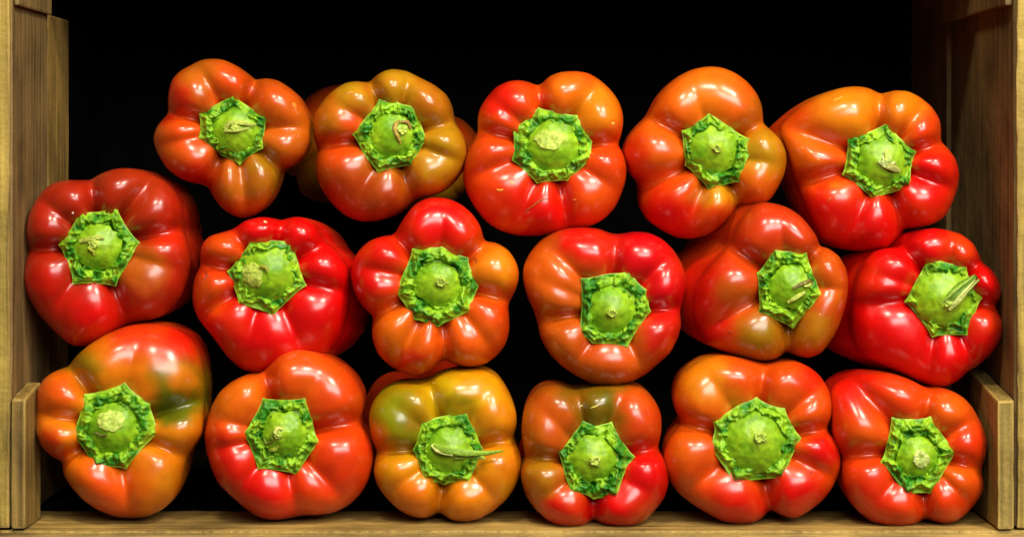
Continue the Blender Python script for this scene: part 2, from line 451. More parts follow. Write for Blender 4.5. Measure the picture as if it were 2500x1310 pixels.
def add_stem(P, dome, kind, root, org, extra):
    """swollen green base of the stem with the torn or cut end"""
    zx, zy, k = ZT[P.z]; sd = P.seed
    cx, cy, r, tip = dome[0], dome[1], dome[2] * 1.03, dome[3]     # tip: photo position of the scar
    nt = 96; th = np.arange(nt) / nt * 2 * math.pi - math.pi
    rr = r * (1.02 + 0.10 * noise(np.cos(th) * 1.6, np.sin(th) * 1.6, 2.2, sd + 31) + 0.06 * noise(np.cos(th) * 4.5, np.sin(th) * 4.5, 1.2, sd + 32) + 0.025 * np.cos(6 * th + sd))
    H = 0.56 * r
    def prof(q):
        return H * (0.55 * (1 - q ** 1.5) + 0.45 * (1 - q ** 2.4) ** 0.8)
    X, Y, DP, CL = [], [], [], []
    qs = np.concatenate([np.linspace(0.04, 0.96, 26), [0.985, 1.0]])
    tipv = np.array(tip) - np.array((cx, cy))
    def surf(x, y, full=False):
        """height above the calyx plane at offset x,y from the stem centre"""
        q = np.clip(np.hypot(x, y) / r, 0, 1)
        h = prof(q)
        dt = np.hypot(x - tipv[0], y - tipv[1])
        if kind == 'nub':
            h = h + 9 * np.exp(-(dt / (0.20 * r)) ** 2) - 8 * np.exp(-(dt / (0.07 * r)) ** 2)
        elif kind == 'cut':
            pl = 0.80 * H - 0.10 * (x * tipv[0] + y * tipv[1]) / max(np.hypot(*tipv), 1)
            h = np.where(dt < 0.5 * r, np.minimum(h, pl + 14 * (dt / r)), h)
        else:
            h = h + 6 * np.exp(-(dt / (0.22 * r)) ** 2)
        h = h + 2.2 * fbm((x + cx) / 26, (y + cy) / 26, 0, sd + 33, 3) + 0.7 * noise(x / 12, y / 12, 3, sd + 35) + sstep(0.62, 0.92, q) * 3.2 * noise(np.cos(np.arctan2(y, x)) * 5, np.sin(np.arctan2(y, x)) * 5, q * 2, sd + 37)
        return h
    for q in qs[::-1]:
        x, y = rr * q * np.cos(th), rr * q * np.sin(th)
        h = surf(x, y) if q < 0.99 else surf(x, y) - 8
        X.append(cx + x); Y.append(cy + y); DP.append(P.mid - h)
        g = 0.5 + 0.5 * fbm((x + cx) / 34, (y + cy) / 34, 4, sd + 41, 3)
        dt = np.hypot(x - tipv[0], y - tipv[1])
        cc = lin((78, 136, 10)) * (1 - g)[:, None] + lin((146, 184, 26)) * g[:, None]
        yl = (0.75 * np.exp(-(dt / (0.34 * r)) ** 2))[:, None]
        CL.append(cc * (1 - yl) + lin((158, 186, 44)) * yl)
    nr = len(X)
    V = wpos(np.concatenate(X), np.concatenate(Y), np.concatenate(DP), P.Y0)
    F = [f[::-1] for f in grid_faces(nr, nt)]
    a = (nr - 1) * nt; F.append(tuple(a + j for j in range(nt))[::-1])
    st = mesh_obj('stem', V, F, M_STEM, root, org, np.concatenate(CL))
    # scar / cut end as a crusty patch on top
    er = {'nub': 0.19, 'cut': 0.42, 'torn': 0.24, 'long': 0.22}[kind] * r * (extra or {}).get('er', 1) * 0.88
    el = (extra or {}).get('el', 1.0); ea = (extra or {}).get('ea', 0.0)
    nt2 = 48; t2 = np.arange(nt2) / nt2 * 2 * math.pi
    rj = er * (1 + (0.12 if kind == 'cut' else 0.28) * noise(np.cos(t2) * 2.2, np.sin(t2) * 2.2, 1.1, sd + 43) + 0.12 * noise(np.cos(t2) * 6, np.sin(t2) * 6, 4, sd + 44))
    X, Y, DP, CL = [], [], [], []
    for q in (1.06, 1.0, 0.92, 0.8, 0.66, 0.5, 0.34, 0.18, 0.05):
        lx, ly = rj * q * np.cos(t2) * el, rj * q * np.sin(t2)
        x = tipv[0] + lx * math.cos(ea) - ly * math.sin(ea); y = tipv[1] + lx * math.sin(ea) + ly * math.cos(ea)
        crust = 6.5 * np.abs(noise(x / 8, y / 8, 1, sd + 45)) + 3 * np.abs(noise(x / 4, y / 4, 2, sd + 46))
        h = surf(x, y) + (crust + 1.6 if q <= 1 else -4)
        if kind == 'cut': h = h - crust * 0.7
        if kind == 'nub': h = h + 3 * math.cos(q * 9)
        X.append(cx + x); Y.append(cy + y); DP.append(P.mid - h)
        g = (0.5 + 0.5 * fbm(x / 9, y / 9, 1, sd + 47, 2))[:, None]
        pal = (extra or {}).get('pale', (188, 206, 92))
        CL.append(lin((128, 158, 36)) * (1 - g) + lin(pal) * g)
    V = wpos(np.concatenate(X), np.concatenate(Y), np.concatenate(DP), P.Y0)
    F = [f[::-1] for f in grid_faces(9, nt2)]; F.append(tuple(8 * nt2 + j for j in range(nt2))[::-1])
    mesh_obj('cut_end' if kind == 'cut' else 'scar_tip', V, F, M_CUT, st, org, np.concatenate(CL))
    # strands: torn fibres, the two long stalks, one dark strip for a shaded hollow
    for (pts, wid, lift_, colr) in (extra or {}).get('strands', []):
        p = np.array([(zx + a / k, zy + b / k) for a, b in pts]); n = 22
        t = np.linspace(0, 1, n); idx = t * (len(p) - 1)
        cxs = np.interp(idx, np.arange(len(p)), p[:, 0]); cys = np.interp(idx, np.arange(len(p)), p[:, 1])
        cxs, cys = [np.convolve(np.pad(v_, 2, 'edge'), np.ones(5) / 5, 'valid') for v_ in (cxs, cys)]
        tx, ty = np.gradient(cxs), np.gradient(cys); ln = np.hypot(tx, ty) + 1e-6; nx, ny = -ty / ln, tx / ln
        ws = np.interp(t * (len(wid) - 1), np.arange(len(wid)), wid) / k * (1 if kind == 'long' else 0.68)
        m = 14; X, Y, DP, CL = [], [], [], []
        for i in range(n):
            a = np.arange(m) / m * 2 * math.pi
            rib = 1 + 0.35 * noise(np.cos(a) * 2.2, np.sin(a) * 2.2, t[i] * 3, sd + 51)
            ox = np.cos(a) * ws[i] * rib
            inside = np.hypot(cxs[i] - cx, cys[i] - cy) < r
            h0 = float(surf(np.array(cxs[i] - cx), np.array(cys[i] - cy))) if inside else 0
            hh = max(h0, 0) + lift_[0] + (lift_[1] - lift_[0]) * t[i] + np.sin(a) * ws[i] * (0.45 if kind == 'long' else 0.35) * rib
            X.append(cxs[i] + nx[i] * ox); Y.append(cys[i] + ny[i] * ox); DP.append(P.mid - hh)
            g = (0.5 + 0.5 * noise(np.cos(a) * 3, np.sin(a) * 3, t[i] * 3, sd + 53))[:, None]
            CL.append(lin(colr) * (0.55 + 0.45 * g))
        # keep the lift smooth where the strand leaves the stem
        DP = np.array(DP); mean = DP.mean(1); sm = np.convolve(np.pad(mean, 3, 'edge'), np.ones(7) / 7, 'valid')
        DP = DP + (sm - mean)[:, None]
        V = wpos(np.concatenate(X), np.concatenate(Y), DP.ravel(), P.Y0)
        F = grid_faces(n, m); F.append(tuple(range(m))); F.append(tuple((n - 1) * m + j for j in range(m))[::-1])
        mesh_obj('stalk' if kind == 'long' else 'strand', V, F, M_CUT, st, org, np.concatenate(CL))
    return st

def add_scar(P, root, org, pts, width, colr):
    zx, zy, k = ZT[P.z]
    p = np.array([(zx + a / k, zy + b / k) for a, b in pts]); n = 14; t = np.linspace(0, 1, n)
    cxs = np.interp(t * (len(p) - 1), np.arange(len(p)), p[:, 0]); cys = np.interp(t * (len(p) - 1), np.arange(len(p)), p[:, 1])
    tx, ty = np.gradient(cxs), np.gradient(cys); ln = np.hypot(tx, ty) + 1e-6; nx, ny = -ty / ln, tx / ln
    ws = width / k * np.sqrt(np.sin(np.clip(t, 0.03, 0.97) * math.pi)) * (1 + 0.25 * noise(t * 6, 1, 0, P.seed + 71))
    X, Y, DP = [], [], []
    for o, h in ((-1, -1.0), (-0.5, 1.3), (0, 0.5), (0.5, 1.5), (1, -1.0)):
        x, y = cxs + nx * ws * o, cys + ny * ws * o
        X.append(x); Y.append(y); DP.append(P.dep_xy(x, y) - h)
    V = wpos(np.concatenate(X), np.concatenate(Y), np.concatenate(DP), P.Y0)
    F = [(i * n + j, i * n + j + 1, (i + 1) * n + j + 1, (i + 1) * n + j) for i in range(4) for j in range(n - 1)]
    mesh_obj('scar', V, F, M_SCAR, root, org, np.tile(lin(colr), (len(V), 1)))

GROUP_FRONT = 'bell peppers stacked in the front of the crate'
def pepper(z, outline, calyx, dome, kind, valleys, base, patches, label, Y0, seed, extra=None, scars=(), deep=1.0):
    P = Pepper(z, outline, calyx, valleys, seed, Y0, deep)
    zx, zy, k = ZT[z]
    dome = (zx + dome[0] / k, zy + dome[1] / k, dome[2] / k, (zx + dome[3][0] / k, zy + dome[3][1] / k))
    org = wpos(P.Cb[0], P.Cb[1] + 0.8 * P.Rm, 200, Y0)
    root = bpy.data.objects.new('bell_pepper', None); col.objects.link(root); root.location = org
    tag(root, label, 'bell pepper', GROUP_FRONT)
    add_body(P, base, patches, root, org)
    add_calyx(P, dome, root, org)
    add_stem(P, dome, kind, root, org, extra)
    for sc in scars: add_scar(P, root, org, *sc)
    return root

CR = (180, 198, 76)
# ---- top row
pepper(1, [(480,118),(560,125),(650,165),(720,220),(770,262),(850,248),(930,265),(1010,320),(1070,375),(1120,470),(1148,560),(1135,680),(1090,770),(1020,830),(945,860),(925,950),(890,1040),(840,1110),(760,1165),(680,1185),(600,1150),(530,1090),(485,1020),(465,970),(420,955),(330,940),(250,905),(180,845),(120,750),(90,660),(110,580),(150,530),(195,490),(190,420),(195,340),(215,260),(270,200),(350,160),(400,130)],
  [(620,357),(735,435),(850,510),(835,650),(825,715),(670,822),(555,775),(400,645),(400,485),(505,420)],
  (645,595,160,(640,580)), 'torn',
  [(770,262,1),(1080,585,.55),(945,860,.9),(685,960,.6),(455,960,1),(195,490,1),(450,270,.5),(150,690,.35)],
  (192,56,11), [(230,420,130,(206,22,7)),(560,350,130,ORED),(830,880,170,(150,100,10)),(780,1000,130,(160,84,12)),(600,950,130,BROWN),(1000,600,200,(190,66,12)),(350,980,170,RED),(340,620,140,ORED),(420,220,140,BROWN)],
  'brownish orange bell pepper with an olive lower lobe, leftmost of the top row', 0.026, 101,
  dict(er=.8, strands=[([(570,590),(600,545),(680,545),(790,562)],(20,24,22,10),(6,12),CR),([(560,600),(640,600),(740,580)],(12,16,8),(6,8),(170,190,70))]),
  [([(1025,410),(1045,450)],14,(226,120,30))])
pepper(1, [(1690,187),(1780,200),(1870,245),(1960,290),(2040,350),(2070,420),(2080,500),(2100,550),(2140,600),(2175,680),(2180,770),(2150,850),(2100,920),(2030,990),(1940,1030),(1850,1050),(1800,1090),(1720,1150),(1600,1195),(1480,1205),(1370,1165),(1280,1080),(1210,980),(1175,880),(1180,780),(1195,720),(1165,660),(1155,560),(1170,480),(1220,400),(1290,330),(1370,280),(1450,268),(1530,280),(1580,230),(1630,200)],
  [(1600,390),(1715,400),(1830,435),(1880,540),(1915,650),(1865,745),(1815,830),(1700,850),(1590,875),(1500,780),(1420,620),(1490,520)],
  (1690,625,150,(1760,590)), 'torn',
  [(1540,285,1),(1770,330,.55),(2100,550,.9),(2060,770,.45),(1790,1000,.9),(1480,1000,.45),(1195,700,1),(1330,430,.3)],
  (178,74,14), [(1320,740,150,ORED),(1420,560,100,ORED),(2000,720,230,OBROWN),(1720,260,150,OBROWN),(1400,1080,300,(172,38,9)),(1660,1080,180,(160,52,11)),(1400,350,120,OBROWN)],
  'brown orange bell pepper with a hooked torn stem, second in the top row', 0.026, 202,
  dict(er=.9, strands=[([(1740,530),(1705,550),(1700,600),(1730,650),(1740,690)],(12,18,20,16,8),(6,4),(176,150,50)),([(1740,540),(1790,540),(1810,590)],(12,16,10),(8,8),(150,120,40))]),
  [([(1370,355),(1400,342),(1435,350)],10,(196,130,50))])
pepper(2, [(830,92),(920,105),(1000,155),(1070,220),(1120,290),(1148,370),(1150,450),(1130,540),(1110,580),(1150,640),(1175,730),(1165,830),(1130,930),(1090,1010),(1020,1080),(920,1130),(820,1160),(700,1175),(560,1190),(430,1185),(320,1150),(230,1090),(160,1000),(105,900),(80,800),(90,700),(120,620),(160,550),(185,490),(180,420),(190,350),(230,280),(300,200),(380,160),(460,152),(530,168),(570,190),(610,180),(650,130),(730,98)],
  [(585,335),(715,358),(845,385),(900,470),(945,560),(940,680),(860,760),(785,825),(680,832),(575,840),(490,765),(410,685),(415,580),(415,480),(500,405)],
  (690,590,175,(660,550)), 'cut',
  [(575,195,1.1),(900,290,.6),(1120,575,1),(1020,830,.35),(745,960,.9),(480,1030,.5),(230,760,.55),(175,480,1),(320,330,.35)],
  (216,46,8), [(950,330,190,ORANGE),(760,200,150,(220,74,10)),(600,1120,330,RED),(330,260,150,(212,24,6)),(980,900,150,ORED)],
  'orange-red bell pepper with small scars on its front and a pale oval cut stem', 0.026, 303,
  dict(er=.95, el=1.5, ea=0.0, pale=(196,214,96)),
  [([(490,1030),(560,980),(600,950),(655,938)],9,(150,70,20)),([(390,822),(410,838),(430,842)],16,(226,150,110)),([(305,880),(330,886),(352,880)],10,(232,140,40)),([(1075,445),(1090,435)],10,(236,190,70)),([(744,910),(750,945)],7,(230,120,60)),([(812,948),(838,948)],6,(236,140,50))])
pepper(2, [(1720,60),(1810,68),(1900,105),(1980,165),(2040,240),(2075,320),(2080,400),(2080,440),(2140,490),(2200,550),(2235,630),(2240,700),(2220,790),(2180,870),(2130,950),(2060,985),(1990,1000),(1910,985),(1870,1050),(1800,1120),(1720,1180),(1600,1210),(1500,1200),(1400,1150),(1310,1080),(1265,990),(1260,900),(1262,835),(1200,780),(1160,690),(1150,620),(1180,540),(1240,460),(1310,395),(1340,340),(1380,260),(1440,190),(1520,125),(1610,80)],
  [(1725,368),(1860,455),(1990,545),(1995,650),(1960,740),(1930,830),(1825,855),(1720,878),(1640,800),(1560,720),(1545,600),(1540,490),(1630,430)],
  (1755,610,165,(1775,610)), 'nub',
  [(1320,390,.9),(2080,440,1),(2110,700,.25),(1905,930,1.1),(1655,920,.65),(1430,810,1),(1640,300,.25)],
  (214,62,9), [(2080,620,190,OBROWN),(1780,940,130,(190,96,14)),(1450,1080,260,RED),(1800,1120,150,(208,40,8)),(1200,700,150,(212,30,7)),(2050,330,110,BROWN),(1700,220,200,(220,78,10))],
  'orange bell pepper with an olive-tinged right lobe, fourth in the top row', 0.026, 404)
pepper(3, [(1180,193),(1260,205),(1340,248),(1430,220),(1520,225),(1600,265),(1680,330),(1730,410),(1740,480),(1735,560),(1790,610),(1840,680),(1862,770),(1855,860),(1820,960),(1770,1060),(1690,1110),(1590,1135),(1490,1145),(1450,1200),(1380,1270),(1280,1290),(1170,1290),(1060,1270),(960,1220),(900,1130),(850,1030),(800,900),(760,800),(720,650),(680,530),(650,465),(720,400),(800,330),(900,265),(1000,225),(1090,200)],
  [(1380,440),(1475,535),(1570,628),(1545,745),(1540,860),(1410,910),(1285,945),(1185,860),(1085,780),(1105,660),(1120,535),(1250,490)],
  (1350,690,170,(1380,700)), 'torn',
  [(1340,250,1),(1550,420,.55),(1740,575,1),(1780,860,.6),(1480,1100,1.1),(1210,1010,.55),(820,830,1),(860,530,.8)],
  (214,44,8), [(1100,330,260,ORANGE),(1480,300,170,ORANGE),(820,620,200,(216,66,9)),(1040,920,90,ORANGE),(1640,820,250,RED),(1250,1180,300,RED),(930,1050,200,RED)],
  'orange and red bell pepper nearest the right wall in the top row', 0.026, 505,
  dict(er=1.3, pale=(206,216,150), strands=[([(1375,690),(1370,650),(1360,620)],(14,12,5),(6,10),CR),([(1380,720),(1430,740),(1470,760)],(30,34,14),(5,3),(170,176,90))]),
  [([(1018,290),(1050,275),(1085,262)],7,(226,140,40)),([(985,960),(1000,940),(1010,930)],12,(176,60,20)),([(806,600),(822,606)],9,(226,120,40)),([(860,630),(885,640)],7,(226,120,40)),([(915,685),(930,680)],7,(230,130,50))])
# ---- middle row
pepper(4, [(720,70),(800,80),(880,110),(950,145),(1010,210),(1040,290),(1050,370),(1050,430),(1080,520),(1095,600),(1080,700),(1050,790),(980,880),(890,930),(780,950),(700,975),(640,1010),(560,1060),(480,1090),(410,1085),(340,1030),(270,960),(210,890),(150,790),(130,700),(140,620),(165,560),(150,480),(150,400),(165,330),(200,260),(240,200),(300,155),(380,138),(460,140),(520,140),(570,105),(640,78)],
  [(460,320),(560,315),(665,295),(740,420),(795,495),(750,590),(660,745),(540,735),(420,730),(380,610),(335,510),(400,410)],
  (560,515,135,(530,500)), 'torn',
  [(520,140,.9),(800,220,.8),(1040,425,1.05),(1000,640,.25),(690,870,.9),(310,870,.45),(160,540,1),(240,260,.45)],
  (158,30,9), [(500,1020,240,RED),(200,780,170,(198,14,6)),(950,470,110,(200,26,8)),(780,150,200,(164,40,11)),(820,640,140,(180,60,14)),(300,900,150,(196,20,7))],
  'dark brownish red bell pepper touching the left wall, in the middle row', 0.020, 606,
  dict(er=1.0, strands=[([(450,490),(500,480),(560,465),(600,470)],(16,20,20,10),(5,6),CR),([(500,520),(530,540),(540,570)],(14,18,6),(5,5),(176,190,50))]),
  [([(412,322),(420,332)],8,(230,210,190))])
pepper(4, [(1480,350),(1540,352),(1600,370),(1680,348),(1740,352),(1800,390),(1840,460),(1880,510),(1940,560),(1985,630),(2000,710),(1998,800),(1985,900),(1950,1030),(1880,1120),(1780,1180),(1650,1230),(1500,1250),(1380,1220),(1300,1150),(1250,1080),(1190,1000),(1130,930),(1100,850),(1100,760),(1115,680),(1145,640),(1145,580),(1150,510),(1190,460),(1260,440),(1330,420),(1400,370)],
  [(1430,485),(1550,475),(1670,490),(1695,565),(1720,640),(1748,740),(1650,830),(1560,912),(1460,880),(1365,850),(1330,755),(1300,660),(1365,570)],
  (1530,665,160,(1440,680)), 'cut',
  [(1620,375,.7),(1330,440,.65),(1860,500,.8),(1960,770,.7),(1440,960,.3),(1670,1000,.4),(1200,880,.8),(1145,620,1)],
  (208,6,6), [(1250,540,130,ORED),(1200,720,130,(214,40,8)),(1330,920,110,(212,26,8)),(1170,800,110,ORED)],
  'deep red bell pepper with a pale round stem cut, second in middle row', 0.018, 707,
  dict(er=.95, el=1.25, ea=1.2, pale=(206,222,96), strands=[([(1480,630),(1520,640),(1530,665)],(14,18,8),(7,9),(150,150,40))]),
  [([(1165,655),(1185,680),(1165,710)],6,(120,40,16)),([(1505,372),(1525,382)],7,(240,190,130))])
pepper(5, [(640,55),(720,65),(800,100),(870,160),(920,230),(940,300),(950,345),(1020,345),(1100,390),(1150,460),(1172,530),(1165,610),(1130,690),(1100,740),(1108,830),(1110,910),(1085,1000),(1030,1070),(960,1120),(880,1140),(800,1135),(740,1110),(700,1085),(660,1110),(600,1165),(520,1195),(430,1180),(340,1130),(270,1060),(235,970),(230,890),(245,820),(180,760),(130,690),(100,610),(95,540),(110,460),(150,390),(220,330),(300,305),(370,300),(400,250),(440,180),(500,105),(570,65)],
  [(490,385),(590,372),(680,370),(765,405),(845,445),(880,540),(915,625),(860,780),(765,840),(655,885),(500,840),(435,750),(375,660),(430,530)],
  (650,615,140,(675,600)), 'nub',
  [(380,315,1.05),(950,355,1.05),(680,200,.3),(1100,720,.95),(860,860,.35),(700,1070,1),(500,910,.7),(245,820,1.1),(130,500,.45)],
  (214,40,7), [(650,160,270,RED),(1040,500,180,ORANGE),(380,970,260,(218,72,10)),(860,950,230,(218,62,9)),(170,600,180,RED),(300,380,130,(208,16,6)),(480,1150,150,(212,30,7))],
  'flower-shaped red bell pepper with orange lower lobes, third in the middle row', 0.010, 808, dict(er=1.5),
  [([(880,440),(895,455),(900,475)],5,(120,60,20))])
pepper(5, [(1580,252),(1680,262),(1760,295),(1820,300),(1920,282),(2010,288),(2090,325),(2160,390),(2210,470),(2235,550),(2235,650),(2210,730),(2200,790),(2210,870),(2190,950),(2140,1050),(2060,1120),(1980,1190),(1890,1235),(1780,1262),(1660,1255),(1560,1210),(1450,1140),(1370,1060),(1310,960),(1295,880),(1270,790),(1220,680),(1195,580),(1200,490),(1240,410),(1310,330),(1400,280),(1490,257)],
  [(1570,578),(1720,540),(1880,530),(1935,590),(1990,650),(2015,785),(1940,900),(1865,1010),(1750,1000),(1640,990),(1555,925),(1560,830),(1565,720)],
  (1765,775,145,(1765,800)), 'nub',
  [(1790,305,.75),(1400,420,.5),(2150,430,.5),(2200,765,.9),(1920,1080,.5),(1560,1080,.45),(1290,840,.9),(1300,580,.2)],
  (188,58,11), [(1950,380,340,(202,3,14)),(1560,330,170,(208,16,6)),(2130,700,240,(202,4,13)),(1350,560,180,(208,62,10)),(2080,950,150,(196,24,8)),(1700,1150,220,(186,56,12))],
  'red bell pepper turning brown orange below, fourth in the middle row', 0.010, 909, dict(er=1.3))
pepper(6, [(580,88),(660,95),(740,120),(820,170),(880,240),(930,310),(945,370),(1000,380),(1070,430),(1115,510),(1130,590),(1125,680),(1105,770),(1070,880),(1020,970),(960,1050),(880,1085),(800,1070),(730,1030),(690,1080),(620,1100),(530,1098),(420,1070),(300,1030),(220,990),(160,900),(135,780),(140,680),(170,590),(230,500),(310,420),(380,330),(410,250),(460,170),(520,110)],
  [(655,390),(760,395),(860,408),(895,500),(930,590),(960,685),(870,790),(775,895),(660,840),(560,790),(550,665),(545,540),(605,460)],
  (770,625,145,(870,610)), 'torn',
  [(410,390,1),(940,385,1),(690,200,.25),(1060,640,.3),(745,1000,1.15),(330,840,.75)],
  (190,42,10), [(560,950,220,OLIVE),(880,930,170,(176,104,14)),(230,650,210,(206,18,6)),(230,930,170,(206,20,6)),(1000,560,180,(196,62,12)),(400,700,140,(186,56,12)),(680,180,220,(188,36,10))],
  'reddish bell pepper with a large olive bottom lobe, fifth in the middle row', 0.010, 1010,
  dict(er=.9, strands=[([(770,640),(830,610),(880,590),(905,610)],(10,18,22,10),(6,8),(120,110,40)),([(740,730),(790,700),(860,660)],(12,26,14),(5,6),CR)]),  # first strand: dark colour stands in for a shaded hollow
  [([(365,915),(385,925)],7,(130,50,20)),([(945,800),(950,810)],6,(230,160,60))])
pepper(6, [(1680,252),(1760,265),(1850,290),(1930,350),(1970,430),(1985,470),(2050,520),(2095,590),(2112,650),(2100,710),(2065,750),(2100,810),(2122,880),(2110,960),(2050,1050),(1960,1130),(1890,1170),(1830,1230),(1760,1265),(1680,1270),(1560,1220),(1430,1160),(1330,1120),(1240,1080),(1170,1000),(1140,900),(1130,800),(1150,680),(1170,580),(1220,470),(1290,400),(1370,380),(1450,380),(1500,330),(1560,285),(1620,260)],
  [(1645,440),(1760,465),(1880,490),(1915,590),(1985,700),(1940,815),(1890,935),(1780,945),(1665,948),(1570,820),(1490,725),(1530,640),(1570,560),(1605,500)],
  (1735,690,190,(1780,740)), 'long',
  [(1480,380,.9),(1800,320,.4),(1975,460,.9),(2065,750,1.1),(1900,1080,.6),(1660,1080,.5),(1150,740,.6),(1330,560,.2)],
  (206,6,6), [(1850,380,110,(212,40,8)),(1250,560,120,(212,26,7)),(2020,850,120,(210,30,8))],
  'deep red bell pepper with a stalk bent up, against the right wall', 0.018, 1111,
  dict(strands=[([(1740,760),(1800,690),(1870,630),(1955,550)],(22,46,36,11),(-8,30),(112,158,34)),([(1770,780),(1830,720),(1900,640),(1975,575)],(8,14,14,5),(6,42),(188,202,96)),([(1790,745),(1840,690),(1890,640),(1950,575)],(5,9,8,4),(10,44),(206,216,120)),([(1720,740),(1780,680),(1860,615),(1950,548)],(5,8,8,4),(8,42),(150,186,60))]))
# ---- bottom row
pepper(7, [(930,48),(1020,65),(1100,105),(1160,170),(1195,250),(1205,340),(1215,430),(1210,520),(1208,600),(1200,700),(1150,770),(1110,830),(1085,920),(1070,1000),(1030,1090),(960,1150),(870,1190),(780,1200),(680,1190),(580,1150),(490,1090),(420,1010),(375,940),(368,860),(300,830),(240,770),(210,690),(212,610),(215,520),(220,440),(260,370),(320,330),(400,310),(450,240),(530,170),(630,110),(740,65),(830,48)],
  [(500,465),(620,435),(740,400),(815,460),(890,520),(915,605),(940,690),(840,800),(745,905),(650,900),(560,895),(500,800),(430,715),(465,590)],
  (670,665,145,(655,620)), 'cut',
  [(420,320,1.1),(230,590,.8),(370,850,1.1),(740,1000,.6),(1090,830,.75),(1120,530,1.05),(780,260,.3)],
  (220,84,10), [(1080,180,200,(208,20,6)),(820,90,200,(208,36,8)),(480,320,130,(150,104,10)),(1095,455,200,(80,92,9)),(960,555,90,(110,96,10)),(1020,520,90,(90,90,10)),(960,870,190,(204,112,12)),(600,1080,260,(216,58,9)),(300,470,150,(216,62,9)),(1100,370,80,(190,80,10)),(300,800,110,(212,40,8))],
  'orange bell pepper with a dark green streak, resting in the lower left corner', 0.008, 1212,
  dict(er=1.1, el=1.35, ea=-0.3, pale=(196,214,104), strands=[([(560,690),(600,710),(640,705)],(8,12,8),(7,7),(110,110,40))]))
pepper(7, [(1770,200),(1860,212),(1950,245),(2040,305),(2110,380),(2150,460),(2152,540),(2130,620),(2170,690),(2205,770),(2210,860),(2190,960),(2140,1050),(2070,1120),(1980,1165),(1880,1180),(1790,1180),(1710,1200),(1620,1212),(1530,1195),(1440,1130),(1360,1060),(1290,990),(1250,900),(1220,800),(1210,700),(1230,610),(1255,530),(1300,450),(1370,390),(1450,355),(1540,345),(1590,300),(1650,240),(1710,210)],
  [(1560,490),(1685,490),(1805,490),(1830,545),(1850,600),(1890,750),(1825,845),(1760,940),(1645,925),(1530,905),(1505,850),(1480,790),(1440,695),(1510,580)],
  (1685,695,130,(1640,700)), 'torn',
  [(1570,345,1.1),(1900,330,.2),(2120,630,1),(1950,1010,.4),(1740,1080,.5),(1430,1020,.4),(1250,620,.3),(1230,800,.4)],
  (214,46,8), [(1400,470,170,(214,74,10)),(1800,300,200,(214,58,9)),(1500,1080,300,(210,14,6)),(1290,850,150,(210,22,7)),(2000,900,190,(212,38,8))],
  'orange-red bell pepper second in the bottom row, resting on the crate floor', 0.008, 1313,
  dict(er=.9, strands=[([(1625,700),(1640,665),(1680,670)],(10,16,8),(7,7),(214,220,110)),([(1560,720),(1575,760),(1620,740),(1600,715)],(8,12,12,6),(6,6),(110,130,30)),([(1590,800),(1630,790),(1655,770)],(14,20,8),(5,5),(160,180,50))]))
pepper(8, [(800,120),(880,118),(960,125),(1030,165),(1080,230),(1130,320),(1165,420),(1170,510),(1145,600),(1180,680),(1205,760),(1195,860),(1160,950),(1100,1040),(1010,1120),(900,1185),(800,1205),(710,1195),(650,1150),(610,1130),(570,1160),(500,1180),(410,1160),(320,1110),(240,1030),(180,950),(150,860),(160,770),(175,710),(140,620),(120,520),(118,430),(150,340),(210,270),(290,225),(380,218),(470,222),(530,210),(600,165),(700,130)],
  [(495,490),(640,440),(810,430),(850,500),(890,570),(930,680),(905,760),(880,830),(830,915),(650,945),(515,910),(470,800),(430,690),(460,590)],
  (690,690,165,(720,715)), 'long',
  [(535,215,.9),(930,330,.3),(1145,620,1.05),(930,960,.35),(618,1050,1.1),(290,980,.35),(178,710,1),(330,400,.2)],
  (216,128,10), [(310,420,310,(128,118,6)),(420,560,110,(118,106,8)),(720,260,240,(190,146,8)),(170,620,110,(210,84,10)),(880,170,160,(206,132,10)),(1010,520,150,(208,92,11)),(400,1120,200,(212,78,10)),(850,1160,230,(210,86,10)),(1160,800,140,(212,84,10)),(760,330,80,(140,108,8))],
  'yellow-orange bell pepper with an olive upper lobe and a stalk bent right', 0.010, 1414,
  dict(strands=[([(560,650),(640,690),(760,715),(900,715),(1000,712),(1085,695)],(22,26,26,17,12,6),(2,44),(138,178,46)),([(720,745),(820,740),(900,735),(950,760)],(14,16,16,6),(3,40),(140,170,50)),([(560,650),(600,700),(720,730)],(10,12,12),(8,12),(206,220,120))]),
  [([(560,212),(590,218)],7,(206,180,60))])
pepper(8, [(1420,225),(1500,240),(1560,265),(1650,250),(1760,235),(1860,230),(1960,225),(2060,245),(2130,310),(2180,390),(2200,470),(2195,570),(2170,680),(2210,740),(2245,830),(2250,930),(2220,1030),(2160,1110),(2090,1190),(2000,1235),(1890,1240),(1800,1230),(1730,1185),(1700,1190),(1640,1240),(1550,1248),(1460,1230),(1370,1180),(1290,1100),(1230,1010),(1200,910),(1195,830),(1230,750),(1215,660),(1200,560),(1210,460),(1230,370),(1270,290),(1340,240)],
  [(1640,490),(1740,510),(1845,490),(1900,590),(2005,740),(1950,840),(1885,1020),(1715,1045),(1630,1000),(1555,1000),(1525,930),(1500,860),(1465,705),(1560,580)],
  (1710,745,165,(1725,775)), 'nub',
  [(1600,300,.7),(1890,340,.55),(2175,685,1.05),(2050,960,.2),(1712,1140,1.1),(1330,1060,.4),(1230,745,1),(1380,430,.2)],
  (184,58,11), [(1400,420,220,(156,70,10)),(1740,340,240,(92,84,8)),(1560,300,110,(130,80,10)),(1680,560,90,(130,80,10)),(2100,880,300,(206,5,7)),(1800,1160,230,(208,5,6)),(1450,1150,170,(208,14,6)),(2080,480,180,(200,44,9)),(1330,830,150,(166,80,14)),(1380,500,170,(190,64,11)),(1980,350,100,(194,52,10))],
  'brown and red bell pepper with a dark olive patch above its stem, bottom row', 0.003, 1515, dict(er=1.3),
  [([(1690,395),(1720,385),(1755,372)],6,(206,190,90)),([(1620,375),(1640,380)],8,(214,200,110))])
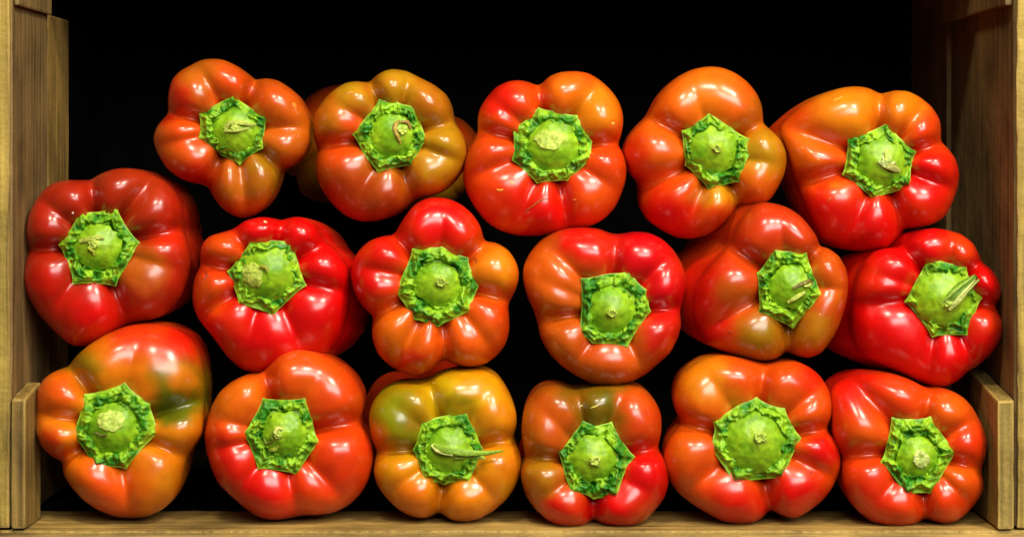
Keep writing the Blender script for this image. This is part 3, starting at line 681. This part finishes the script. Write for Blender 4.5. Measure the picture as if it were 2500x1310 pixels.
pepper(9, [(480,70),(560,75),(650,95),(740,120),(820,130),(900,115),(990,110),(1080,150),(1150,210),(1200,290),(1228,390),(1225,480),(1190,560),(1230,610),(1270,690),(1285,770),(1275,850),(1230,950),(1170,1030),(1080,1100),(990,1155),(900,1140),(840,1100),(810,1080),(790,1130),(720,1180),(620,1195),(510,1180),(400,1120),(300,1060),(210,990),(150,910),(110,820),(110,720),(140,620),(200,550),(230,520),(190,440),(175,350),(185,270),(220,200),(290,140),(380,90)],
  [(725,350),(820,395),(910,425),(965,520),(1020,620),(965,750),(910,890),(740,900),(570,920),(500,810),(425,700),(435,600),(440,510),(590,400)],
  (715,650,205,(750,620)), 'nub',
  [(770,200,.85),(990,420,.5),(1190,565,1.05),(1220,870,.6),(808,1040,1.15),(260,980,.5),(225,525,1.05),(470,300,.25)],
  (214,54,8), [(370,230,190,ORANGE),(560,380,100,(200,76,10)),(600,1140,250,(212,20,6)),(1000,1050,220,(212,12,6)),(1180,700,150,(208,10,7)),(280,640,170,(216,64,9)),(1100,200,130,(212,26,7))],
  'orange-red bell pepper with the largest green calyx, fifth in the bottom row', 0.006, 1616, dict(er=1.1),
  [([(1155,640),(1170,645)],8,(120,20,14)),([(1082,845),(1095,853)],6,(110,20,14)),([(515,900),(540,905)],14,(232,190,180))])
pepper(9, [(1450,185),(1560,190),(1660,205),(1760,240),(1840,285),(1890,300),(1960,295),(2040,315),(2110,360),(2160,420),(2200,490),(2235,560),(2258,640),(2250,730),(2225,800),(2215,850),(2232,900),(2230,970),(2190,1040),(2130,1110),(2060,1170),(1970,1195),(1890,1170),(1845,1150),(1790,1190),(1700,1215),(1590,1210),(1490,1180),(1400,1110),(1340,1030),(1300,940),(1290,840),(1290,760),(1250,680),(1225,580),(1220,470),(1215,380),(1220,280),(1300,220),(1370,195)],
  [(1625,485),(1750,490),(1880,478),(1920,530),(1960,590),(2050,710),(2005,800),(1960,880),(1890,990),(1720,998),(1635,890),(1550,780),(1575,700),(1590,620)],
  (1790,740,135,(1820,760)), 'cut',
  [(1420,300,.75),(1880,320,.7),(2110,540,.5),(2215,840,.9),(2080,1000,.35),(1842,1070,1),(1500,1090,.35),(1300,745,1)],
  (214,42,8), [(1350,260,180,(212,20,6)),(1450,620,140,(216,60,9)),(2000,420,170,(216,62,9)),(2100,850,140,(216,60,9)),(1480,1100,200,(212,28,7)),(2150,700,120,(214,34,7))],
  'orange-red bell pepper in the lower right corner beside the cleat', 0.004, 1717,
  dict(er=1.1, pale=(208,218,136)))


# ---- peppers of the second layer, showing through the gaps
def back_pepper(src, px, py, Y, scale, rot, label):
    w = wpos(px, py, 0, Y)
    r = bpy.data.objects.new('bell_pepper', None); col.objects.link(r)
    body = [c for c in src.children if c.name.startswith('body')][0]
    bb = np.array([c[:] for c in body.bound_box]); mid = (bb.min(0) + bb.max(0)) / 2
    from mathutils import Euler
    eu = Euler((math.pi - 0.25, rot, 0)); r.rotation_euler = eu; r.scale = (scale,) * 3   # blossom end to the front
    r.location = Vector(w) - eu.to_matrix() @ (Vector(mid) * scale)
    for ch in src.children:
        if ch.name.startswith('scar'): continue
        c = ch.copy(); col.objects.link(c); c.parent = r
        for g in ch.children:
            d = g.copy(); col.objects.link(d); d.parent = c
    tag(r, label, 'bell pepper', 'bell peppers of the layer behind')
    return r
PEP = [o for o in bpy.data.objects if o.name.startswith('bell_pepper') and o.parent is None]
back_pepper(PEP[1], 824, 345, 0.25, 0.84, 0.6, 'shaded brown bell pepper peeking between the first two of the top row')
back_pepper(PEP[1], 1058, 395, 0.25, 0.78, 2.0, 'shaded bell pepper peeking out left of the scarred orange-red pepper')
back_pepper(PEP[3], 380, 625, 0.26, 0.80, 1.0, 'shaded bell pepper deep between the left middle-row peppers')
back_pepper(PEP[5], 1055, 1085, 0.26, 0.90, 2.6, 'shaded brown bell pepper behind the olive and yellow one')
back_pepper(PEP[2], 1440, 1100, 0.25, 0.88, 0.9, 'shaded bell pepper behind the brown and red one, bottom row')
